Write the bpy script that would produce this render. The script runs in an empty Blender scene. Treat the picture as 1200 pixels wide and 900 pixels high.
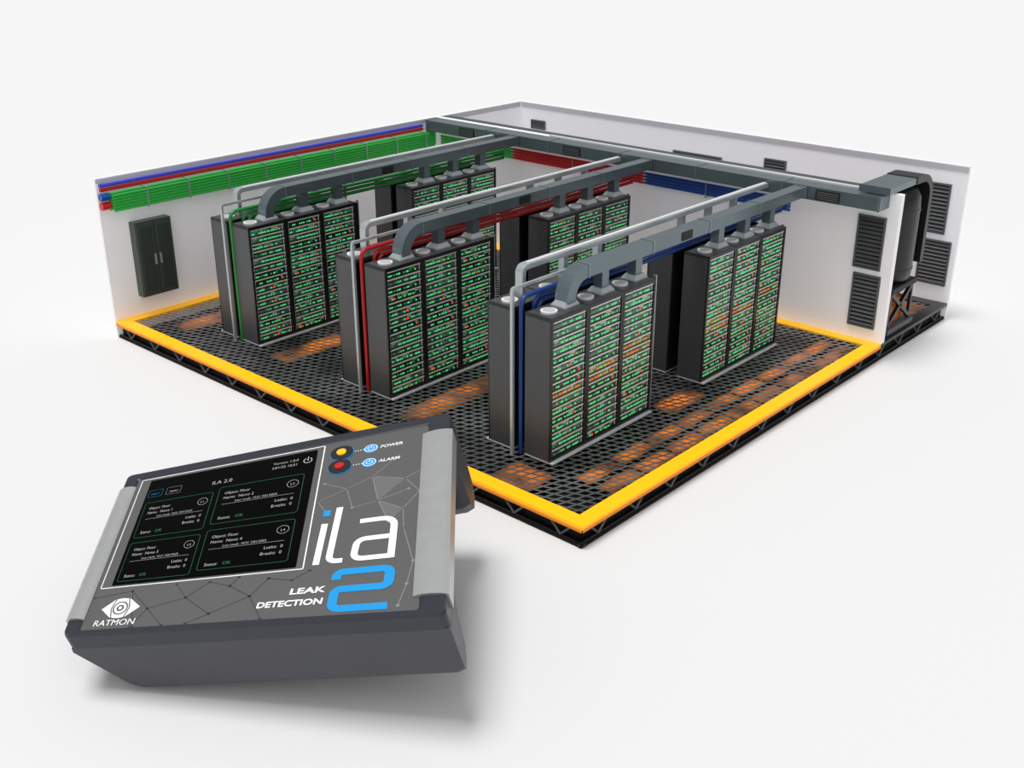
import bpy, math, random
from mathutils import Vector, Matrix
random.seed(4)
sc=bpy.context.scene
sc.view_settings.view_transform='Standard'
sc.view_settings.look='None'
COL=sc.collection
# ------------------------------------------------------------ materials
def srgb(c):
    if isinstance(c,str):
        c=[int(c[i:i+2],16)/255 for i in (0,2,4)]
    return [((x+0.055)/1.055)**2.4 if x>0.04045 else x/12.92 for x in c]
def pm(name,c,rough=.5,metal=0.,em=0.,emc=None,var=.06,scale=6.,spec=.5):
    m=bpy.data.materials.new(name);m.use_nodes=True
    nt=m.node_tree;b=nt.nodes['Principled BSDF']
    c=srgb(c)
    tc=nt.nodes.new('ShaderNodeTexCoord');nz=nt.nodes.new('ShaderNodeTexNoise');nz.inputs['Scale'].default_value=scale
    rp=nt.nodes.new('ShaderNodeValToRGB')
    rp.color_ramp.elements[0].position=.3;rp.color_ramp.elements[1].position=.7
    rp.color_ramp.elements[0].color=[x*(1-var) for x in c]+[1]
    rp.color_ramp.elements[1].color=[min(1,x*(1+var)) for x in c]+[1]
    nt.links.new(tc.outputs['Object'],nz.inputs['Vector']);nt.links.new(nz.outputs['Fac'],rp.inputs['Fac'])
    nt.links.new(rp.outputs['Color'],b.inputs['Base Color'])
    b.inputs['Roughness'].default_value=rough;b.inputs['Metallic'].default_value=metal
    b.inputs['Specular IOR Level'].default_value=spec
    if em:
        b.inputs['Emission Color'].default_value=srgb(emc or 'ffffff')+[1] if emc else c+[1]
        b.inputs['Emission Strength'].default_value=em
    return m
M={}
M['ground']=pm('studio_white','e6e6e6',.9,var=.0,spec=0)
M['wall']=pm('wall_paint_selflit','f2f1f3',.7,var=.01,spec=.2,em=.15,emc='efeef4')  # own glow added to the walls, standing in for room light
M['trimgrey']=pm('trim_grey','ceccd2',.6,var=.02)
M['yellow']=pm('safety_yellow_glow','ffbe00',.45,var=.02,em=.28,emc='ffae00')  # border stripe paint given its own glow, not a lamp
M['orangeside']=pm('orange_edge','f08a00',.5,var=.03)
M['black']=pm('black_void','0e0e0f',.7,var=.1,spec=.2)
M['steel']=pm('truss_steel','54575c',.4,.5)
M['rack']=pm('rack_black','46484a',.36,.1,var=.05)
M['rackd']=pm('rack_dark','1e1f21',.3,.2)
M['plinth']=pm('plinth_grey','c4c6c8',.5,.1)
M['duct']=pm('duct_steel','6c7a80',.25,.5,var=.04,scale=2)
M['ductj']=pm('duct_joint','8b979b',.25,.5,var=.04,scale=2)
M['ductd']=pm('duct_dark','4e575b',.4,.3,var=.05,scale=2)
M['ductl']=pm('duct_light','b8bfc2',.25,.4,var=.04,scale=2)
M['white']=pm('white_enamel','eeeeee',.4,var=.01)
M['green']=pm('green_pipe_glow','34ac4a',.3,var=.04,em=.10,emc='2fb040')  # faint glow added to brighten pipes that lie in shade
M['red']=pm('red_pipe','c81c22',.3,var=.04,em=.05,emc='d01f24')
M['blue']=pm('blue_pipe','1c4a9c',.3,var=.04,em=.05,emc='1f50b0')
M['greenp']=pm('green_coolant','1f8a38',.3,var=.04)
M['redp']=pm('red_coolant','b8161c',.3,var=.04)
M['bluep']=pm('blue_coolant','173e86',.3,var=.04)
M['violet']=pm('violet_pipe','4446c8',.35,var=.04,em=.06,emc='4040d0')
M['cab']=pm('cabinet_green','48524a',.35,.1,var=.05)
M['cabd']=pm('cabinet_green_panel','3c463e',.4,.1,var=.05)
M['vent']=pm('vent_grey','606365',.5,.2)
M['ventd']=pm('vent_dark','151617',.6)
M['unit']=pm('server_face','66716b',.25,.3,var=.2,scale=20)
M['unitk']=pm('server_face_dark','343a37',.25,.3,var=.2,scale=20)
M['lip']=pm('server_lip_highlight','cdd4d0',.25,.15,em=.06,emc='dfeee4')  # faint glow in the lip colour stands for a pale highlight
M['gled']=pm('led_green','46b86a',.4,em=.85,emc='44cc72')
M['gdim']=pm('led_green_dim','2c7a48',.4,em=.35,emc='2f9a58')
M['rled']=pm('led_red','c8442c',.4,em=.9,emc='f04020')
M['arefl']=pm('amber_reflection','b87a3c',.4,em=.5,emc='e89038')  # orange reflection on rack fronts, painted as amber dashes
M['unitrefl']=pm('server_face_amber_reflection','8f6c46',.25,.3,var=.25,scale=20)  # face tinted to carry the painted orange reflection
M['rust']=pm('rust_copper','b05c2a',.45,.2,em=.08,emc='e07020')
M['tank']=pm('tank_black','1b1c1e',.35,.0,spec=.4)
def glow():
    m=pm('amber_lamp','241208',.5);nt=m.node_tree;b=nt.nodes['Principled BSDF'];L=nt.links.new
    nz=nt.nodes.new('ShaderNodeTexNoise');nz.inputs['Scale'].default_value=1.5;nz.inputs['Detail'].default_value=3
    gm=nt.nodes.new('ShaderNodeNewGeometry');L(gm.outputs['Position'],nz.inputs['Vector'])
    r=nt.nodes.new('ShaderNodeMapRange');r.inputs['From Min'].default_value=.36;r.inputs['From Max'].default_value=.62
    r.inputs['To Min'].default_value=.08;r.inputs['To Max'].default_value=.85
    L(nz.outputs['Fac'],r.inputs['Value'])
    tc=nt.nodes.new('ShaderNodeTexCoord');sx=nt.nodes.new('ShaderNodeSeparateXYZ');L(tc.outputs['Generated'],sx.inputs[0])
    def mt(op,a,c):
        n=nt.nodes.new('ShaderNodeMath');n.operation=op
        for i,v in enumerate((a,c)):
            if isinstance(v,(int,float)): n.inputs[i].default_value=v
            else: L(v,n.inputs[i])
        return n.outputs[0]
    def par(v): return mt('MULTIPLY',mt('MULTIPLY',v,mt('SUBTRACT',1.,v)),4.)
    f=mt('MULTIPLY',mt('POWER',par(sx.outputs[0]),.35),mt('POWER',par(sx.outputs[1]),.6))
    L(mt('MULTIPLY',f,r.outputs[0]),b.inputs['Emission Strength'])
    b.inputs['Emission Color'].default_value=srgb('ff8a2c')+[1]
    return m
M['orange']=glow()
# device
M['lid']=pm('lid_plastic','2a2d37',.38,var=.04,scale=30)
M['body']=pm('body_plastic','414248',.42,var=.04,scale=3)
M['panel']=pm('panel_grey','5a5a5a',.5,var=.02,scale=2)
M['silver']=pm('brushed_silver','bdbebe',.3,.5,var=.03)
M['scr']=pm('screen_black','010101',.2,var=.0,spec=.05)
M['pw']=pm('print_white','f4f4f4',.5,var=0,em=.15)
M['st']=pm('screen_text_white','bcbcbc',.5,var=0)
M['pg']=pm('print_lightgrey','8a8a8a',.5,var=0)
M['pk']=pm('print_charcoal','2c2c2e',.5,var=0)
M['pb']=pm('print_blue','0b96dc',.4,var=0,em=.10)
M['sb']=pm('screen_blue','1a6f9a',.4,var=0)
M['pgr']=pm('screen_green','1c6a3e',.5,var=0,em=.15)
M['amber']=pm('amber_led','f2b41c',.3,em=.5)
M['redl']=pm('red_led_lens','b51420',.3,em=.3)
M['rubber']=pm('rubber','111214',.6)
M['tri']=pm('print_pale_facet','6d6d6d',.5,var=0)
def grate():
    m=bpy.data.materials.new('expanded_metal_grate');m.use_nodes=True;nt=m.node_tree
    b=nt.nodes['Principled BSDF'];out=nt.nodes['Material Output'];L=nt.links.new
    b.inputs['Metallic'].default_value=.5;b.inputs['Roughness'].default_value=.3
    tc=nt.nodes.new('ShaderNodeTexCoord');sx=nt.nodes.new('ShaderNodeSeparateXYZ');L(tc.outputs['Object'],sx.inputs[0])
    def mt(op,a,c=None):
        n=nt.nodes.new('ShaderNodeMath');n.operation=op
        for i,v in enumerate((a,c)):
            if v is None: continue
            if isinstance(v,(int,float)): n.inputs[i].default_value=v
            else: L(v,n.inputs[i])
        return n.outputs[0]
    def lines(v,per,w):
        f=mt('FRACT',mt('DIVIDE',v,per));return mt('LESS_THAN',f,w/per)
    a=lines(mt('ADD',sx.outputs[0],mt('MULTIPLY',sx.outputs[1],.3)),.15,.043)
    c=lines(mt('ADD',sx.outputs[1],mt('MULTIPLY',sx.outputs[0],.3)),.15,.043)
    bar=mt('MAXIMUM',a,c)
    nz=nt.nodes.new('ShaderNodeTexNoise');nz.inputs['Scale'].default_value=.9;L(tc.outputs['Object'],nz.inputs['Vector'])
    rp=nt.nodes.new('ShaderNodeValToRGB');rp.color_ramp.elements[0].color=(.09,.091,.093,1);rp.color_ramp.elements[1].color=(.27,.273,.277,1)
    rp.color_ramp.elements[0].position=.35;rp.color_ramp.elements[1].position=.65
    L(nz.outputs['Fac'],rp.inputs['Fac']);L(rp.outputs[0],b.inputs['Base Color'])
    tr=nt.nodes.new('ShaderNodeBsdfTransparent');mx=nt.nodes.new('ShaderNodeMixShader')
    L(bar,mx.inputs[0]);L(tr.outputs[0],mx.inputs[1]);L(b.outputs[0],mx.inputs[2]);L(mx.outputs[0],out.inputs['Surface'])
    return m
M['grate']=grate()
# ------------------------------------------------------------ mesh helpers
class MB:
    def __init__(s): s.v=[];s.f=[];s.m=[];s.s=[];s.mats=[]
    def mi(s,k):
        if k not in s.mats: s.mats.append(k)
        return s.mats.index(k)
    def add(s,vs,fs,k,smooth=False):
        o=len(s.v);i=s.mi(k);s.v+= [tuple(v) for v in vs]
        for f in fs: s.f.append([o+x for x in f]);s.m.append(i);s.s.append(smooth)
        return s
    def box(s,a,b,k):
        x0,y0,z0=a;x1,y1,z1=b
        return s.add([(x0,y0,z0),(x1,y0,z0),(x1,y1,z0),(x0,y1,z0),(x0,y0,z1),(x1,y0,z1),(x1,y1,z1),(x0,y1,z1)],
          [(3,2,1,0),(4,5,6,7),(0,1,5,4),(1,2,6,5),(2,3,7,6),(3,0,4,7)],k)
    def loft(s,rings,k,smooth=False,cap=True):
        n=len(rings[0]);vs=[p for r in rings for p in r];fs=[]
        for i in range(len(rings)-1):
            for j in range(n):
                fs.append((i*n+j,i*n+(j+1)%n,(i+1)*n+(j+1)%n,(i+1)*n+j))
        s.add(vs,fs,k,smooth)
        if cap:
            s.add(rings[0],[tuple(range(n))[::-1]],k);s.add(rings[-1],[tuple(range(n))],k)
        return s
    def sweep(s,path,w,h,k,side=(0,1,0),round_=0,rad=0.,flange=0.,fk=None):
        P=corner(path,rad) if rad else [Vector(p) for p in path]
        T=[]
        for i in range(len(P)):
            a=P[max(i-1,0)];b=P[min(i+1,len(P)-1)]
            t=(b-a)
            if 0<i<len(P)-1: t=(P[i]-P[i-1]).normalized()+(P[i+1]-P[i]).normalized()
            T.append(t.normalized())
        S=Vector(side);S=(S-T[0]*S.dot(T[0])).normalized()
        rings=[]
        for i,p in enumerate(P):
            if i:
                S=(S-T[i]*S.dot(T[i]));S.normalize()
            N=S.cross(T[i])
            sc_=1
            if 0<i<len(P)-1:
                c=(P[i]-P[i-1]).normalized().dot(T[i]);sc_=1/max(c,.5)
            if round_: rings.append([p+S*(w*math.cos(2*math.pi*j/round_))+N*(w*math.sin(2*math.pi*j/round_)) for j in range(round_)])
            else: rings.append([p+S*a*w/2+N*b*h/2*sc_ for a,b in ((-1,-1),(1,-1),(1,1),(-1,1))])
        s.loft(rings,k,smooth=bool(round_))
        if flange:
            for i in range(len(P)-1):
                d=P[i+1]-P[i];L=d.length
                if L<.45: continue
                n=max(1,int(L/flange));t=d.normalized();SS=Vector(side);SS=(SS-t*SS.dot(t)).normalized();N=SS.cross(t)
                for q in range(n+1):
                    c=P[i]+t*(.03+(L-.06)*q/n)
                    g=.010
                    s.loft([[c+t*e+SS*a*(w/2+g)+N*b*(h/2+g) for a,b in ((-1,-1),(1,-1),(1,1),(-1,1))] for e in (-.012,.012)],fk or k)
        return s
    def cyl(s,c,r,h,k,n=20,axis=(0,0,1)):
        a=Vector(axis).normalized();c=Vector(c)
        sd=(1,0,0) if abs(a.x)<.9 else (0,1,0)
        return s.sweep([c,c+a*h],r,r,k,side=sd,round_=n)
    def make(s,name,parent=None,origin=(0,0,0),bevel=0.):
        o=Vector(origin)
        me=bpy.data.meshes.new(name);me.from_pydata([tuple(Vector(v)-o) for v in s.v],[],s.f)
        for k in s.mats: me.materials.append(M[k])
        me.polygons.foreach_set('material_index',s.m);me.polygons.foreach_set('use_smooth',s.s);me.update()
        ob=bpy.data.objects.new(name,me);COL.objects.link(ob)
        if parent: ob.parent=parent
        else: ob.location=o
        if bevel:
            b=ob.modifiers.new('bevel','BEVEL');b.width=bevel;b.segments=2;b.limit_method='ANGLE'
        return ob
def corner(path,rad,n=7):
    P=[Vector(p) for p in path];out=[P[0]]
    for i in range(1,len(P)-1):
        a=(P[i-1]-P[i]);b=(P[i+1]-P[i])
        r=min(rad,a.length*(.93 if i==1 else .49),b.length*(.93 if i==len(P)-2 else .49))
        a.normalize();b.normalize();c=P[i]+(a+b)*r
        for j in range(n+1):
            t=j/n*math.pi/2
            out.append(c-b*r*math.cos(t)-a*r*math.sin(t))
    out.append(P[-1]);return out
def tag(o,label,cat,group=None):
    o['label']=label;o['category']=cat
    if group: o['group']=group
    return o
def empty(name,loc,label,cat,group=None):
    e=bpy.data.objects.new(name,None);COL.objects.link(e);e.location=loc;e.empty_display_size=.1
    return tag(e,label,cat,group)
def struct(o): o['kind']='structure';return o
# ------------------------------------------------------------ setting
A,B,H,XP=12.68,12.40,3.0,9.41
GZ=-.35
g=MB();g.add([(-400,-400,GZ),(500,-400,GZ),(500,500,GZ),(-400,500,GZ)],[(0,1,2,3)],'ground');struct(g.make('ground'))
g=MB();g.add([(.24,.24,0),(A,.24,0),(A,B,0),(.24,B,0)],[(0,1,2,3)],'grate')
struct(g.make('floor'))
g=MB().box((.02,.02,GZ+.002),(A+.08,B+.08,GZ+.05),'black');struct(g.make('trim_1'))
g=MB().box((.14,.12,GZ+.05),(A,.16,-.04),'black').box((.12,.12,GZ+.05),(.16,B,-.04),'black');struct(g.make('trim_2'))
g=MB()
w=.25
g.box((0,0,-.05),(XP,w,.02),'yellow').box((0,w,-.05),(w,B-w,.02),'yellow').box((0,B-w,-.05),(XP,B,.02),'yellow').box((XP-w,w,-.02),(XP,B-w,.02),'yellow')
struct(g.make('trim_3'))
g=MB().box((XP+.02,0,-.05),(A,.24,.015),'rackd').box((A-.3,.24,-.05),(A,B,.012),'rackd');struct(g.make('trim_4'))
g=MB().box((-.012,-.012,-.075),(XP,-.001,-.035),'orangeside').box((-.012,-.012,-.075),(-.001,B,-.035),'orangeside');struct(g.make('trim_5'))
g=MB()
def bar(a,b,t=.022,k='steel'): g.sweep([a,b],t,t,k,side=(.3,.5,.8))
n=14
for e in range(2):
    L=A if e==0 else B
    P=(lambda t,z:(t,.06,z)) if e==0 else (lambda t,z:(.06,t,z))
    for i in range(n):
        a0=L*i/n;a1=L*(i+1)/n;m_=(a0+a1)/2
        bar(P(a0+.2,-.06),P(m_,GZ+.06),.03);bar(P(m_,GZ+.06),P(a1-.2,-.06),.03)
    bar(P(0,GZ+.05),P(L,GZ+.05),.03,'rackd');bar(P(0,-.06),P(L,-.06),.03,'rackd')
struct(g.make('trim_6'))
T=.07
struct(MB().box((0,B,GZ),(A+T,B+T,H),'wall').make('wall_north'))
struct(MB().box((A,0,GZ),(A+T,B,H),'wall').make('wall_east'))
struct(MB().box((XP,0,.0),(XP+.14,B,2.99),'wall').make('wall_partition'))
struct(MB().box((0,B-.012,2.90),(XP,B-.001,2.985),'trimgrey').make('trim_7'))
struct(MB().box((A-.012,0,2.86),(A-.001,B-.03,2.985),'trimgrey').box((XP+.2,B-.012,2.86),(A-.03,B-.001,2.985),'trimgrey').make('trim_8'))
# ------------------------------------------------------------ server racks
RW,RD,RH=.875,.52,2.4
U=16
umesh=[];reflmesh=[]
for v in range(16):
    am=v>=12  # last variants carry the painted orange reflection
    u=MB();h=(RH-.14)/U-.012;ww=RW-.1
    u.box((0,.0,0),(ww,.06,h),'unitrefl' if am else ('unitk' if v%3==0 else 'unit'))
    u.box((0,-.018,h-.020),(ww,0,h),'lip')
    u.box((0,-.004,.0),(ww,0,.012),'rackd')
    u.box((.008,-.008,.015),(.022,0,h-.03),'lip').box((ww-.022,-.008,.015),(ww-.008,0,h-.03),'lip')
    x=.045
    while x<ww-.07:
        q=random.random()
        lw=random.choice((.018,.028,.028,.05))
        k='rled' if q<.08 else ('gdim' if q<.30 else 'gled')
        if am and random.random()<.8: k='arefl'
        if q<.88: u.box((x,-.008,.030),(x+lw,0,.058),k)
        x+=lw+random.choice((.014,.02,.03))
    x=.05
    while x<ww-.12:
        lw=random.choice((.05,.09,.14))
        u.box((x,-.006,.074),(x+lw,0,.088),random.choice(('rackd','rackd','lip','gdim')))
        x+=lw+random.choice((.02,.05,.09))
    o=u.make('server_unit');(reflmesh if am else umesh).append(o.data);bpy.data.objects.remove(o)
def rack_parts(front):
    b=MB()
    b.box((.0,.03,.05),(.03,RD,RH),'rack').box((RW-.03,.03,.05),(RW,RD,RH),'rack').box((.03,RD-.03,.05),(RW-.03,RD,RH),'rackd')
    b.box((0,0.03,RH-.05),(RW,RD,RH),'rack').box((.03,.03,.05),(RW-.03,RD-.03,.09),'rackd')
    b.box((0,0,.05),(.045,.03,RH),'rackd').box((RW-.045,0,.05),(RW,.03,RH),'rackd').box((.045,0,RH-.06),(RW-.045,.03,RH),'rackd').box((.045,0,.05),(RW-.045,.03,.09),'rackd')
    if not front:
        b.box((.05,.012,.09),(RW-.05,.03,RH-.06),'rackd')
        for i in range(12): b.box((.1,.004,.2+i*.17),(RW-.1,.012,.26+i*.17),'rack')
    c=b.make('cabinet_body')
    r=MB();cx,cy=.24,RD*.5
    r.cyl((cx,cy,RH),.13,.03,'white',24);r.cyl((cx,cy,RH+.03),.095,.01,'plinth',24)
    rv=r.make('roof_vent')
    p=MB().box((-.0,-.06,.015),(RW,RD,.05),'plinth');pl=p.make('plinth',bevel=.008)
    for q in (c,rv,pl): COL.objects.unlink(q)
    return c,rv,pl
partsF=rack_parts(True);partsB=rack_parts(False)
def add_rack(x,y,face_front,grp,label,amb=()):
    e=empty('server_rack',(x,y,0),label,'server rack',grp)
    if not face_front:
        e.location=(x+RW,y+RD,0);e.rotation_euler=(0,0,math.pi)
    for q in (partsF if face_front else partsB):
        c=q.copy();c.parent=e;COL.objects.link(c)
        if q.name.startswith('roof_vent') and not face_front: c.location=(RW-.46,0,0)
    if face_front:
        for i in range(U):
            o=bpy.data.objects.new('server_unit',random.choice(reflmesh if i in amb else umesh));o.parent=e
            o.location=(.05,.035,.09+i*(RH-.15)/U);COL.objects.link(o)
ROW={3:(1.55,.77),2:(5.18,.77),1:(9.0,.70)}
PIPE={3:'blue',2:'red',1:'green'}
for r,(y0,gp) in ROW.items():
    for cx,cn in ((1.13,'front'),(5.35,'rear')):
        for i in range(3):
            amb=()
            if r==3: amb=((7,),(7,8),(8,9))[i] if cn=='front' else ((6,7),(7,),(8,))[i]  # mid-height units that get the painted reflection band
            lab="tall black server rack, %s lights, beside %s pipe"%('painted amber reflection, green' if amb else 'green',PIPE[r])
            add_rack(cx+i*(RW+.005),y0,True,'server racks on the %s pipe aisle'%PIPE[r],lab,amb)
            add_rack(cx+i*(RW+.005),y0+gp,False,'server racks on the %s pipe aisle'%PIPE[r],"dark server rack seen from its plain closed side, %s pipe aisle"%PIPE[r])
for q in partsF+partsB: bpy.data.objects.remove(q)
# ------------------------------------------------------------ ducts of each row
BR=[]
for cx in (1.13,5.35):
    for i in range(3): BR.append(cx+i*(RW+.005)+.62)
for r,(y0,gp) in ROW.items():
    yc=y0+RD/2
    org=(BR[0],yc,2.8)
    e=empty('air_duct',org,"rectangular grey steel air duct running above %s pipe rack row"%PIPE[r],'air duct','supply ducts over the rack rows')
    m=MB().sweep([(BR[0],yc,RH+.05),(BR[0],yc,2.88),(8.90,yc,2.88)],.25,.20,'duct',rad=.38,flange=1.4,fk='ductj')
    m.make('duct_run',e,org)
    for k,bx in enumerate(BR):
        b=MB()
        if k:
            b.sweep([(bx,yc,RH+.05),(bx,yc,2.79)],.17,.17,'duct')
        q=[[(bx-a,yc-a*.85,z),(bx+a,yc-a*.85,z),(bx+a,yc+a*.85,z),(bx-a,yc+a*.85,z)] for a,z in ((.17,RH+.002),(.17,RH+.03),(.12,RH+.1))]
        b.loft(q,'ductl')
        b.make('duct_branch',e,org)
    MB().box((4.65,yc-.14,2.81),(4.95,yc-.126,2.95),'ventd').make('access_panel',e,org)
    y2=y0+gp+RD/2
    org=(1.6,y2,2.8)
    e=empty('return_duct',org,"slim light steel return duct above %s pipe rack row"%PIPE[r],'air duct','return ducts over the rack rows')
    MB().sweep([(1.6,y2,RH+.002),(1.6,y2,2.88),(8.90,y2,2.88)],.15,.08,'ductl',rad=.10).make('duct_run',e,org)
    MB().sweep([(1.75,y2,2.925),(8.90,y2,2.925)],.05,.010,'white').make('rail_strip',e,org)
    for bx in BR[1:]:
        MB().sweep([(bx,y2,RH+.002),(bx,y2,2.83)],.11,.11,'ductl').make('duct_branch',e,org)
    ya=y0+RD+(gp-RD)/2
    c=PIPE[r]
    for k in range(3):
        z=2.60-k*.085;xx=1.16
        pts=[(xx,ya-.02,.0),(xx,ya-.02,z),(8.88,ya-.02,z)] if k==0 else [(1.35+.1*k,ya-.02,2.2),(1.35+.1*k,ya-.02,z),(8.88,ya-.02,z)]
        o=MB().sweep(pts,.036,.036,c+'p',round_=12,rad=.14).make('coolant_pipe',None,pts[0])
        tag(o,"%s painted coolant pipe running between back-to-back racks"%c,'pipe','%s coolant pipes'%c)
    for xx,zz,L_ in ((1.04,2.74,7.8),(4.05,2.68,1.2)):
        o=MB().sweep([(xx,ya+.055,.0),(xx,ya+.055,zz),(xx+L_,ya+.055,zz)],.05,.045,'ductl',rad=.04)
        o=o.make('support_frame',None,(xx,ya+.055,0));tag(o,"thin pale metal post and rail at end of %s aisle"%c,'support frame','rack aisle frames')
    for xx in (3.86,8.02):
        o=MB().box((xx,y0+.1,.0),(xx+.05,y0+gp+.42,2.35),'rackd').box((xx+.05,y0+.1,.0),(xx+.07,y0+.16,2.4),'ductl').box((xx+.05,y0+gp+.36,.0),(xx+.07,y0+gp+.42,2.4),'ductl').make('aisle_door',None,(xx,y0+.1,0))
        tag(o,"dark aisle end door between racks on %s pipe row"%c,'door','aisle end doors')
o=empty('main_duct',(9.14,6,2.65),"large grey main duct running along top of white partition wall",'air duct')
org=(9.14,6,2.65)
MB().sweep([(9.15,.2,2.86),(9.15,12.3,2.86)],.42,.26,'duct',side=(1,0,0),flange=2.0,fk='ductj').make('duct_run',o,org)
for yy in (1.0,7.3,10.6):
    b=MB().box((8.925,yy,2.765),(8.939,yy+.5,2.95),'ventd')
    for i in range(4): b.box((8.917,yy+.03,2.78+i*.04),(8.925,yy+.47,2.80+i*.04),'vent')
    b.make('duct_grille',o,org)
o=tag(MB().sweep([(9.70,.8,2.90),(9.70,12.3,2.90)],.24,.18,'ductd',side=(1,0,0)).make('corridor_duct',None,(9.70,.8,2.9)),"narrow dark grey duct along corridor side of partition wall",'air duct')
o=tag(MB().box((XP-.01,.85,2.992),(XP+.06,8.6,3.02),'white').make('cable_cover',None,(XP,.85,2.99)),"long white cover strip on top of partition duct",'cable cover')
org=(10,.42,2.8)
e=empty('crossing_duct',org,"grey duct crossing from partition top to black tank",'air duct')
MB().sweep([(9.10,.42,3.085),(10.35,.42,3.085)],.60,.12,'duct',flange=1.9,fk='duct').make('duct_run',e,org)
MB().sweep([(10.30,.42,3.085),(11.10,.42,3.085),(11.10,.42,1.3)],.62,.14,'tank',rad=.42).make('duct_elbow',e,org)
# black rounded tank standing on the cooling unit deck
TX,TY=10.50,.46
org=(TX,TY,1.0)
e=empty('storage_tank',org,"tall black rounded tank mounted on dark framed cooling unit",'tank')
prof=[(.0,1.0),(.32,1.0),(.40,1.08),(.42,1.22),(.42,2.5),(.40,2.72),(.32,2.88),(.17,2.965),(.0,2.975)]
m=MB();n=32
m.loft([[(TX+max(r,.002)*1.15*math.cos(2*math.pi*i/n),TY+max(r,.002)*.9*math.sin(2*math.pi*i/n),z) for i in range(n)] for r,z in prof],'tank',smooth=True)
m.make('tank_shell',e,org)
for z in (1.25,2.45):
    m=MB();m.loft([[(TX+.43*1.15*math.cos(2*math.pi*i/n),TY+.43*.9*math.sin(2*math.pi*i/n),zz) for i in range(n)] for zz in (z,z+.04)],'rackd');m.make('tank_band',e,org)
# cooling unit
org=(10.4,.5,0)
e=empty('cooling_unit',org,"dark steel framed cooling pump unit with braced legs",'cooling unit')
ux0,ux1=9.92,10.98
m=MB().box((ux0-.06,.08,.02),(ux1+.06,.96,.14),'vent').make('base_plate',e,org,bevel=.01)
fm=MB()
for x in (ux0,ux1-.06):
    for y in (.14,.86):
        fm.box((x,y,.14),(x+.06,y+.06,.9),'rackd')
for y in (.17,.89):
    fm.sweep([(ux0+.03,y,.18),(ux1-.03,y,.88)],.07,.07,'rackd',side=(0,1,0));fm.sweep([(ux0+.03,y,.88),(ux1-.03,y,.18)],.07,.07,'rackd',side=(0,1,0))
for x in (ux0+.03,ux1-.03):
    fm.sweep([(x,.18,.18),(x,.88,.88)],.07,.07,'rackd',side=(1,0,0));fm.sweep([(x,.18,.88),(x,.88,.18)],.07,.07,'rackd',side=(1,0,0))
fm.make('braced_frame',e,org)
MB().box((ux0-.03,.10,.88),(ux1+.03,.94,.995),'ventd').make('deck_plate',e,org,bevel=.01)
MB().box((10.05,.26,.14),(10.85,.78,.62),'rust').cyl((10.42,.5,.62),.2,.25,'rust',14).make('copper_coil',e,org)
for (x,y,c) in ((11.45,.7,'rust'),(11.75,.9,'rust'),(12.05,1.3,'rust')):
    o=MB().sweep([(x,y,0),(x,y,.3),(x,y+3.,.3)],.08,.07,c,side=(1,0,0),round_=12,rad=.2).make('floor_pipe',None,(x,y,0))
    tag(o,"low copper pipe rising from corridor floor",'pipe')
# ------------------------------------------------------------ wall pipes
org=(.25,12.2,2.42)
e=empty('pipe_bundle',org,"thick bundle of green pipes clamped along white wall",'pipe bundle')
for j in range(6):
    for k in range(3):
        z=2.355+j*.060+(.030 if k==1 else 0);y=12.370-k*.085
        MB().sweep([(.22,y,z),(9.34-k*.1,y,z)],.0275,.02,'green',round_=12).make('pipe',e,org)
for i in range(9):
    x=.95+i*.98
    MB().box((x,12.16,2.315),(x+.03,12.3995,2.325),'ductl').box((x,12.15,2.32),(x+.03,12.160,2.715),'ductl').box((x,12.16,2.71),(x+.03,12.3995,2.718),'ductl').make('clamp',e,org)
for z,y,c in ((2.855,12.362,'violet'),(2.770,12.355,'red')):
    x0=.05
    o=MB().sweep([(x0,y,z),(8.88,y,z)],.038,.035,c,round_=14).make('service_conduit',None,(x0,y,z));tag(o,"round %s pipe running along top of white wall"%('blue' if c=='violet' else c),'pipe')
o=MB().cyl((.015,12.32,2.63),.078,.19,'blue',18,(1,0,0)).make('stub_pipe',None,(.0,12.32,2.63));tag(o,"blue cylindrical pipe end beside green pipe bundle",'pipe')
o=MB().cyl((.015,12.32,2.45),.078,.19,'red',18,(1,0,0)).make('stub_pipe',None,(.0,12.32,2.45));tag(o,"red cylindrical pipe end beside green pipe bundle",'pipe')
for c,ya,yb in (('green',12.1,9.75),('red',9.65,5.85),('blue',5.75,2.25)):
    org=(9.3,yb,2.3)
    e=empty('pipe_bundle',org,"bundle of %s pipes fixed along white partition wall"%c,'pipe bundle')
    for j in range(4):
        z=2.33+j*.068
        MB().sweep([(9.38,ya,z),(9.38,yb,z)],.0295,.02,c,side=(1,0,0),round_=10).make('pipe',e,org)
        MB().sweep([(9.29,ya,z+.03),(9.29,yb,z+.03)],.0295,.02,c,side=(1,0,0),round_=10).make('pipe',e,org)
    for i in range(2):
        y=yb+.5+i*1.4
        MB().box((9.25,y,2.285),(9.4095,y+.022,2.295),'ductl').box((9.24,y,2.285),(9.25,y+.022,2.61),'ductl').make('clamp',e,org)
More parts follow.
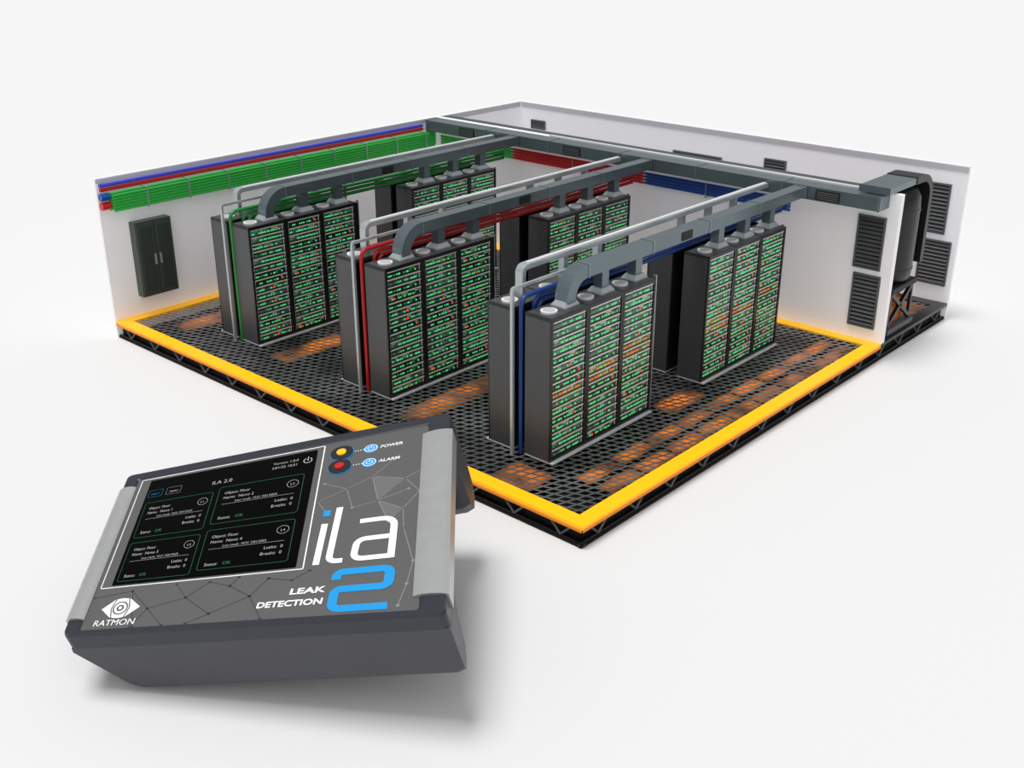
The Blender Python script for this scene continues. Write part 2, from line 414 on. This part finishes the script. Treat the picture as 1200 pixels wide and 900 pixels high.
# ------------------------------------------------------------ vents
def vent(x,y0,y1,z0,z1,label,grp=None):
    f=MB();t=.035;xo=x-.05
    f.box((xo,y0,z0),(x-.002,y0+t,z1),'vent').box((xo,y1-t,z0),(x-.002,y1,z1),'vent').box((xo,y0+t,z0),(x-.002,y1-t,z0+t),'vent').box((xo,y0+t,z1-t),(x-.002,y1-t,z1),'vent')
    e=empty('wall_vent',(x,(y0+y1)/2,z0),label,'vent',grp);org=e.location
    f.make('vent_frame',e,org)
    s=MB().box((x-.012,y0+t,z0+t),(x-.002,y1-t,z1-t),'ventd')
    n=max(3,int((z1-z0)/.085))
    for i in range(n):
        z=z0+t+(z1-z0-2*t)*(i+.5)/n
        s.add([(xo+.005,y0+t,z-.022),(xo+.005,y1-t,z-.022),(x-.012,y1-t,z+.02),(x-.012,y0+t,z+.02)],[(0,1,2,3)],'vent')
    s.make('louvre',e,org)
vent(XP,.22,.78,1.47,2.52,"tall grey louvred vent high on partition wall",'tall louvred vents')
vent(XP,.18,.74,.28,1.36,"tall grey louvred vent low on partition wall",'tall louvred vents')
vent(A,.30,.88,1.50,2.58,"tall grey louvred vent high on corridor wall",'tall louvred vents')
vent(A,.11,.78,.38,1.36,"tall grey louvred vent low on corridor wall",'tall louvred vents')
vent(A,4.17,4.74,2.22,2.52,"small grey louvred vent on corridor wall",'small louvred vents')
vent(A,11.5,12.0,2.32,2.56,"small grey louvred vent near corridor end corner",'small louvred vents')
vent(A,5.9,7.3,2.15,2.36,"wide dark louvred vent on corridor wall",'small louvred vents')
org=(1.0,B,.43)
e=empty('wall_cabinet',org,"dark green double door electrical cabinet mounted on wall",'cabinet')
MB().box((.58,B-.22,.43),(1.42,B-.002,2.02),'cab').make('cabinet_body',e,org,bevel=.012)
for x0,x1,hx in ((.60,.99,.93),(1.01,1.40,1.05)):
    d=MB().box((x0,B-.250,.46),(x1,B-.222,1.99),'cab').box((x0+.06,B-.258,.54),(x1-.06,B-.250,1.91),'cabd').make('door',e,org,bevel=.008)
    h_=MB().box((hx-.005,B-.295,1.10),(hx+.030,B-.262,1.32),'ductl').make('handle',d,org)
def lamp(x,y,l,w_=.16):
    m=MB().box((x,y,-.16),(x+l,y+w_,-.09),'orange').box((x+.02,y+.02,-.30),(x+l-.02,y+w_-.02,-.16),'rackd')
    o=m.make('underfloor_lamp',None,(x,y,-.3));tag(o,"amber light strip glowing beneath the metal grate floor",'lamp','amber underfloor light strips')
for i in range(9):
    for yy in (.38,.80): lamp(1.2+i*.88,yy,.84,.32)
for (x,y,l,w_) in ((.9,4.3,2.7,.6),(1.1,8.1,2.5,.6),(.8,11.0,1.6,.6),(.35,1.35,.7,.8),(10.9,1.3,1.0,.5),(11.7,.35,.8,.9),(4.2,4.2,4.,.6),(4.15,1.3,1.1,.5),(4.1,8.1,3,.5)):
    lamp(x,y,l,w_)
# ------------------------------------------------------------ console device
yaw,pit=0.7331,0.4094
CF=Vector((math.cos(yaw)*math.cos(pit),math.sin(yaw)*math.cos(pit),-math.sin(pit)))
CR=Vector((math.sin(yaw),-math.cos(yaw),0));CU=CR.cross(CF)
C=Vector((-10.5628,-8.195,7.9806))
X_=Vector((.646,-.732,.215)).normalized();Z_=Vector((-.266,.048,.963));Z_=(Z_-X_*Z_.dot(X_)).normalized();Y_=Z_.cross(X_)
HH=.74
off=CR*-1.153-CU*.279+CF*3.325
lowz=(off+X_*.11-Y_*.66-Z_*.212).z
S=(GZ+.005-C.z)/lowz
O=C+off*S
KU=.28
def Wp(X,Y,z=0.,raw=False):
    u=X;v=Y/HH
    if 0<u<1 and not raw: u=u-KU*u*(1-u)
    tl=(0,0);tr=(1,0);br=(1.004,.822);bl=(.010,.658)
    x=(1-u)*(1-v)*tl[0]+u*(1-v)*tr[0]+u*v*br[0]+(1-u)*v*bl[0]
    y=(1-u)*(1-v)*tl[1]+u*(1-v)*tr[1]+u*v*br[1]+(1-u)*v*bl[1]
    return (x*S,-y*S,z*S)
def rr(x0,y0,x1,y1,r,n=5):
    out=[]
    for cx,cy,a0 in ((x1-r,y0+r,-90),(x1-r,y1-r,0),(x0+r,y1-r,90),(x0+r,y0+r,180)):
        for i in range(n+1):
            a=math.radians(a0+90*i/n);out.append((cx+r*math.cos(a),cy+r*math.sin(a)))
    return out[::-1]
DM=Matrix.Translation(O)@Matrix((X_,Y_,Z_)).transposed().to_4x4();inv=DM.inverted()
dev=empty('control_panel',(0,0,0),"dark grey touchscreen leak detection console with silver side trims",'control panel')
dev.matrix_world=DM
def dm(m,name,bevel=0.,par=dev): return m.make(name,par,(0,0,0),bevel)
def ring(pts,z,raw=False): return [Wp(x,y,z,raw) for x,y in pts]
out_=rr(0,0,1,HH,.018);inn=rr(.062,.038,.945,HH*.972,.008)
m=MB()
m.loft([ring(out_,-.045,True),ring(out_,-.003,True),ring(rr(.003,.003,.997,HH-.003,.017),.005,True),ring(rr(.05,.031,.956,HH*.978,.01),.005),ring(inn,.0)],'lid',cap=False)
m.add(ring(out_,-.045,True),[tuple(range(len(out_)))[::-1]],'lid')
dm(m,'lid_frame')
m=MB();m.loft([ring(rr(.058,.034,.95,HH*.978,.01),-.01),ring(rr(.06,.036,.947,HH*.975,.01),.0012)],'panel');dm(m,'front_panel')
prof=[(.006,.24),(.02,.28),(.05,.30),(.12,.295),(.16,.25),(.20,.10),(.5,.07),(.82,.07),(.875,.12),(.905,.19),(.935,.206),(.985,.206),(.998,.190)]
R_=[]
for v,dd in prof:
    t=min(1,dd/.21);Y=v*HH;xl=.005+.115*max(0,(dd-.06)/.15);xl=min(xl,.12)
    xr=.997
    R_.append([Wp(x,Y,z,True) for x,z in ((.004,-.044),(.002,-.058),(xl,-dd+.012),(xl+.02,-dd),(xr-.02,-dd),(xr+.004,-dd+.012),(.999,-.058),(.996,-.044))])
m=MB();m.loft(R_,'body');dm(m,'housing')
for nm,x0,x1 in (('l',-.006,.046),('r',.918,1.006)):
    m=MB();y0,y1=.078,.682
    R_=[]
    for yy in (y0,y1):
        r=[]
        for i in range(9):
            t=i/8;r.append(Wp(x0+(x1-x0)*t,yy,.005+.007*math.sin(math.pi*t)**.7,True))
        r.append(Wp(x1,yy,-.03 if nm=='l' else -.042,True));r.append(Wp(x0,yy,-.042 if nm=='l' else -.03,True))
        R_.append(r)
    m.loft(R_,'silver');dm(m,'side_trim')
def wl(X,Y,z): return DM@Vector(Wp(X,Y,z,True))
xa,ya,xb,yb=.35,.18,.65,.38
top=[wl(x,y,-.066) for x,y in ((xa,ya),(xb,ya),(xb,yb),(xa,yb))]
bot=[Vector((p.x,p.y,GZ+.003)) for p in top]
m=MB();m.loft([[tuple(inv@p) for p in bot],[tuple(inv@p) for p in top]],'rubber');dm(m,'foot')
PZ=.0016
def plate(x0,v0,x1,v1,r,z0,z1,k,name):
    m=MB();m.loft([ring(rr(x0,v0*HH,x1,v1*HH,r),z0),ring(rr(x0,v0*HH,x1,v1*HH,r),z1)],k);return dm(m,name)
def outline(m,x0,v0,x1,v1,r,w_,z,k):
    a=rr(x0,v0*HH,x1,v1*HH,r);b=rr(x0+w_,v0*HH+w_,x1-w_,v1*HH-w_,max(r-w_,.001))
    n=len(a);m.add(ring(a,z)+ring(b,z),[(i,(i+1)%n,n+(i+1)%n,n+i) for i in range(n)],k)
scr=plate(.116,.075,.664,.738,.004,.001,.0028,'scr','touch_screen')
m=MB();outline(m,.076,.056,.684,.752,.006,.0032,.0019,'pw');dm(m,'screen_border')
SZ=.0034
def text(m,s,x,v,h,k,z=SZ,al='l',sx=1.,bold=0.,shear=0.):
    cu=bpy.data.curves.new('t','FONT');cu.body=s;cu.size=1;cu.offset=bold;cu.shear=shear;cu.resolution_u=3
    cu.align_x={'l':'LEFT','c':'CENTER','r':'RIGHT'}[al]
    ob=bpy.data.objects.new('t',cu);COL.objects.link(ob)
    me=bpy.data.meshes.new_from_object(ob.evaluated_get(bpy.context.evaluated_depsgraph_get()))
    k_=h/.7
    m.add([Wp(x+q.co.x*k_*sx,v*HH-q.co.y*k_,z) for q in me.vertices],[tuple(p.vertices) for p in me.polygons],k)
    bpy.data.objects.remove(ob);bpy.data.meshes.remove(me)
t=MB();TB=-.008
text(t,'ILA 2.0',.388,.185,.0160,'st',al='c',bold=TB)
text(t,'Version 1.0.0',.614,.127,.0106,'st',al='r',sx=.9,bold=TB);text(t,'3/01/25 10:51',.614,.155,.0106,'st',al='r',sx=.9,bold=TB)
text(t,'MENU',.222,.185,.008,'st',al='c',bold=TB)
cards=[(.130,.235,.370,.465,'Floor','Name 1','L1'),(.388,.215,.640,.445,'Floor','Name 2','L2'),(.130,.495,.370,.722,'Floor','Name 3','L3'),(.388,.48,.640,.705,'Floor','Name 4','L4')]
for (x0,v0,x1,v1,a,b,c) in cards:
    text(t,'Object: '+a,x0+.02,v0+.050,.0115,'st',sx=.88,bold=TB);text(t,'Name:  '+b,x0+.02,v0+.080,.0115,'st',sx=.88,bold=TB)
    text(t,'Last result: 10:51 3/01/2025',x0+.06,v0+.106,.0086,'st',sx=.9,bold=TB)
    text(t,'Leaks:  0',x1-.02,v0+.148,.0115,'st',al='r',sx=.88,bold=TB);text(t,'Breaks:  0',x1-.02,v0+.18,.0115,'st',al='r',sx=.88,bold=TB)
    text(t,'Status:',x0+.02,v0+.205,.0118,'st',sx=.88,bold=TB)
    text(t,'OK',x0+.073,v0+.205,.0118,'pgr')
    text(t,c,x1-.029,v0+.060,.009,'st',al='c',bold=TB)
    n=24;cx,cy=x1-.029,(v0+.052)*HH
    t.add([Wp(cx+r_*math.cos(2*math.pi*i/n),cy+r_*math.sin(2*math.pi*i/n),SZ) for r_ in (.0165,.0154) for i in range(n)],[(i,(i+1)%n,n+(i+1)%n,n+i) for i in range(n)],'st')
    t.add([Wp(x,y*HH,SZ) for x,y in ((x0+.02,v0+.112),(x1-.02,v0+.112),(x1-.02,v0+.1140),(x0+.02,v0+.1140))],[(0,1,2,3)],'pg')
def arc(m,cx,cv,r,w_,a0,a1,k,z,n=20):
    pts=[math.radians(a0+(a1-a0)*i/n) for i in range(n+1)]
    m.add([Wp(cx+q*math.cos(a),cv*HH+q*math.sin(a),z) for q in (r,r-w_) for a in pts],[(i,i+1,n+2+i,n+1+i) for i in range(n)],k)
arc(t,.641,.135,.0125,.0025,-60,240,'st',SZ)
def stroke(m,pts,w_,k,z=PZ):
    P=[Vector((a,b*HH)) for a,b in pts]
    L=[];Rr=[]
    for i,p in enumerate(P):
        d0=(P[i]-P[i-1]).normalized() if i else (P[1]-P[0]).normalized()
        d1=(P[i+1]-P[i]).normalized() if i<len(P)-1 else d0
        d=(d0+d1).normalized();s_=1/max(d.dot(d0),.5);nn=Vector((-d.y,d.x))*w_/2*s_
        L.append(p+nn);Rr.append(p-nn)
    n=len(P);m.add([Wp(q.x,q.y,z) for q in L]+[Wp(q.x,q.y,z) for q in Rr],[(i,i+1,n+i+1,n+i) for i in range(n-1)],k)
stroke(t,[(.641,.112),(.641,.137)],.0025,'st',SZ)
dm(t,'screen_text',par=scr)
t=MB();outline(t,.126,.15,.180,.198,.004,.001,SZ,'sb');text(t,'OBJECT',.153,.183,.007,'sb',al='c');dm(t,'screen_tab',par=scr)
t=MB();outline(t,.194,.15,.248,.198,.004,.001,SZ,'pg');dm(t,'screen_tab',par=scr)
for cc in cards:
    t=MB();outline(t,cc[0],cc[1],cc[2],cc[3],.010,.0012,SZ,'pgr');dm(t,'screen_card',par=scr)
def disc(m,cx,cv,r,z0,z1,k,n=28):
    m.loft([[Wp(cx+r*math.cos(-2*math.pi*i/n),cv*HH+r*math.sin(-2*math.pi*i/n),z) for i in range(n)] for z in (z0,z1)],k)
for cv,k,w_ in ((.128,'amber','POWER'),(.213,'redl','ALARM')):
    m=MB();disc(m,.733,cv,.0318,.001,.004,'pb');disc(m,.733,cv,.0302,.004,.006,'rubber');disc(m,.733,cv,.0125,.006,.010,k);dm(m,'indicator_lamp')
    m=MB()
    for i in range(4): disc(m,.768+i*.007,cv,.0017,.001,.0018,'pw',8)
    disc(m,.808,cv,.0185,.001,.0017,'pb');arc(m,.808,cv,.0165,.002,0,360,'pw',.002);arc(m,.808,cv,.009,.002,-60,240,'pw',.002)
    stroke(m,[(.808,cv-.018),(.808,cv)],.002,'pw',.002)
    text(m,w_,.831,cv+.009,.0122,'pw',.002,bold=.015,sx=.92,shear=.15);dm(m,'indicator_marking')
m=MB()
dark=[[(.07,.80),(.20,.78),(.27,.88),(.38,.84),(.46,.93),(.56,.86),(.60,.78)],[(.27,.88),(.23,.97)],[(.27,.88),(.33,.97)],[(.38,.84),(.34,.765)],[(.38,.84),(.44,.77),(.50,.80),(.56,.86)],[(.46,.93),(.40,.97)],[(.50,.80),(.52,.76)],[(.20,.78),(.24,.97)],[(.56,.86),(.60,.97)],[(.60,.78),(.66,.80),(.70,.76)]]
for p in dark:
    stroke(m,p,.0020,'pk',.0015)
    for q in p: disc(m,q[0],q[1],.0042,.001,.0016,'pk',8)
dm(m,'network_pattern')
m=MB()
lite=[[(.69,.40),(.76,.35),(.82,.30),(.90,.34)],[(.82,.30),(.84,.44),(.90,.50)],[(.76,.35),(.78,.46),(.84,.44)],[(.84,.44),(.91,.40)],[(.69,.40),(.72,.48)],[(.82,.30),(.87,.22)],[(.90,.50),(.905,.60)],[(.84,.44),(.87,.56)],[(.70,.30),(.76,.35)],[(.905,.60),(.93,.76),(.92,.86),(.905,.95)],[(.90,.34),(.935,.42),(.90,.50)],[(.90,.34),(.94,.30)]]
def tri(pts,k,z): m.add([Wp(a,b*HH,z) for a,b in pts],[tuple(range(len(pts)))],k)
tri([(.82,.30),(.90,.34),(.84,.44)],'tri',.0013);tri([(.84,.44),(.87,.56),(.90,.50)],'tri',.0013)
for p in lite:
    stroke(m,p,.0020,'pg',.0015)
    for q in p: disc(m,q[0],q[1],.0042,.001,.0016,'pg',8)
dm(m,'network_pattern')
def rstroke(m,pts,w_,k,r=.018,z=.0022):
    P=corner([(a,b*HH,0) for a,b in pts],r,5);stroke(m,[(p.x,p.y/HH) for p in P],w_,k,z)
m=MB();wd=.0160
stroke(m,[(.718,.53),(.712,.737)],wd,'pw',.0022)
rstroke(m,[(.750,.450),(.741,.727),(.774,.727)],wd,'pw')
rstroke(m,[(.804,.54),(.884,.54),(.882,.737)],wd,'pw',.028)
rstroke(m,[(.884,.632),(.803,.632),(.798,.727),(.882,.727)],wd,'pw',.02,.0024)
text(m,'LEAK',.742,.868,.0190,'pw',.0022,'r',1.32,.03,.1);text(m,'DETECTION',.742,.921,.0190,'pw',.0022,'r',1.06,.03,.1)
dm(m,'product_lettering')
m=MB()
tri([(.711,.458),(.729,.458),(.728,.490),(.710,.490)],'pb',.0022);dm(m,'letter_dot')
m=MB()
rstroke(m,[(.766,.818),(.766,.783),(.884,.783),(.882,.862),(.766,.862),(.764,.948),(.884,.948)],.0215,'pb',.016)
dm(m,'numeral_marking')
m=MB()
cx,cv=.178,.868
tri([(.112,cv),(.153,cv-.048),(.178,cv-.052),(.203,cv-.048),(.244,cv),(.203,cv+.048),(.178,cv+.052),(.153,cv+.048)],'pw',.0020)
arc(m,cx,cv,.026,.005,0,360,'panel',.0022);disc(m,cx,cv,.0125,.002,.0023,'panel')
disc(m,cx,cv,.0060,.0023,.0025,'pw')
stroke(m,[(.157,cv-.054),(.147,cv),(.157,cv+.054)],.004,'panel',.0024);stroke(m,[(.199,cv-.054),(.209,cv),(.199,cv+.054)],.004,'panel',.0024)
text(m,'RATMON',.172,.957,.0225,'pw',.0022,'c',1.05,.0,.1)
dm(m,'brand_emblem')
# ------------------------------------------------------------ light + camera
w=bpy.data.worlds.new('World');sc.world=w;w.use_nodes=True
w.node_tree.nodes['Background'].inputs[0].default_value=(1,1,1,1);w.node_tree.nodes['Background'].inputs[1].default_value=.36
def sun(name,d,e,ang):
    l=bpy.data.lights.new(name,'SUN');l.energy=e;l.angle=math.radians(ang)
    lo=bpy.data.objects.new(name,l);COL.objects.link(lo)
    lo.rotation_euler=Vector(d).normalized().to_track_quat('-Z','Y').to_euler();lo.location=(0,0,20)
sun('key_sun',(.24,-.16,-1.3),2.15,24)
sun('fill_sun',(.55,.62,-.9),.6,60)
cd=bpy.data.cameras.new('camera');cam=bpy.data.objects.new('camera',cd);COL.objects.link(cam)
cd.sensor_width=36;cd.lens=1296.56/1200*36;cd.clip_end=2000
mm=Matrix((CR,CU,-CF)).transposed().to_4x4();mm.translation=C;cam.matrix_world=mm
sc.camera=cam
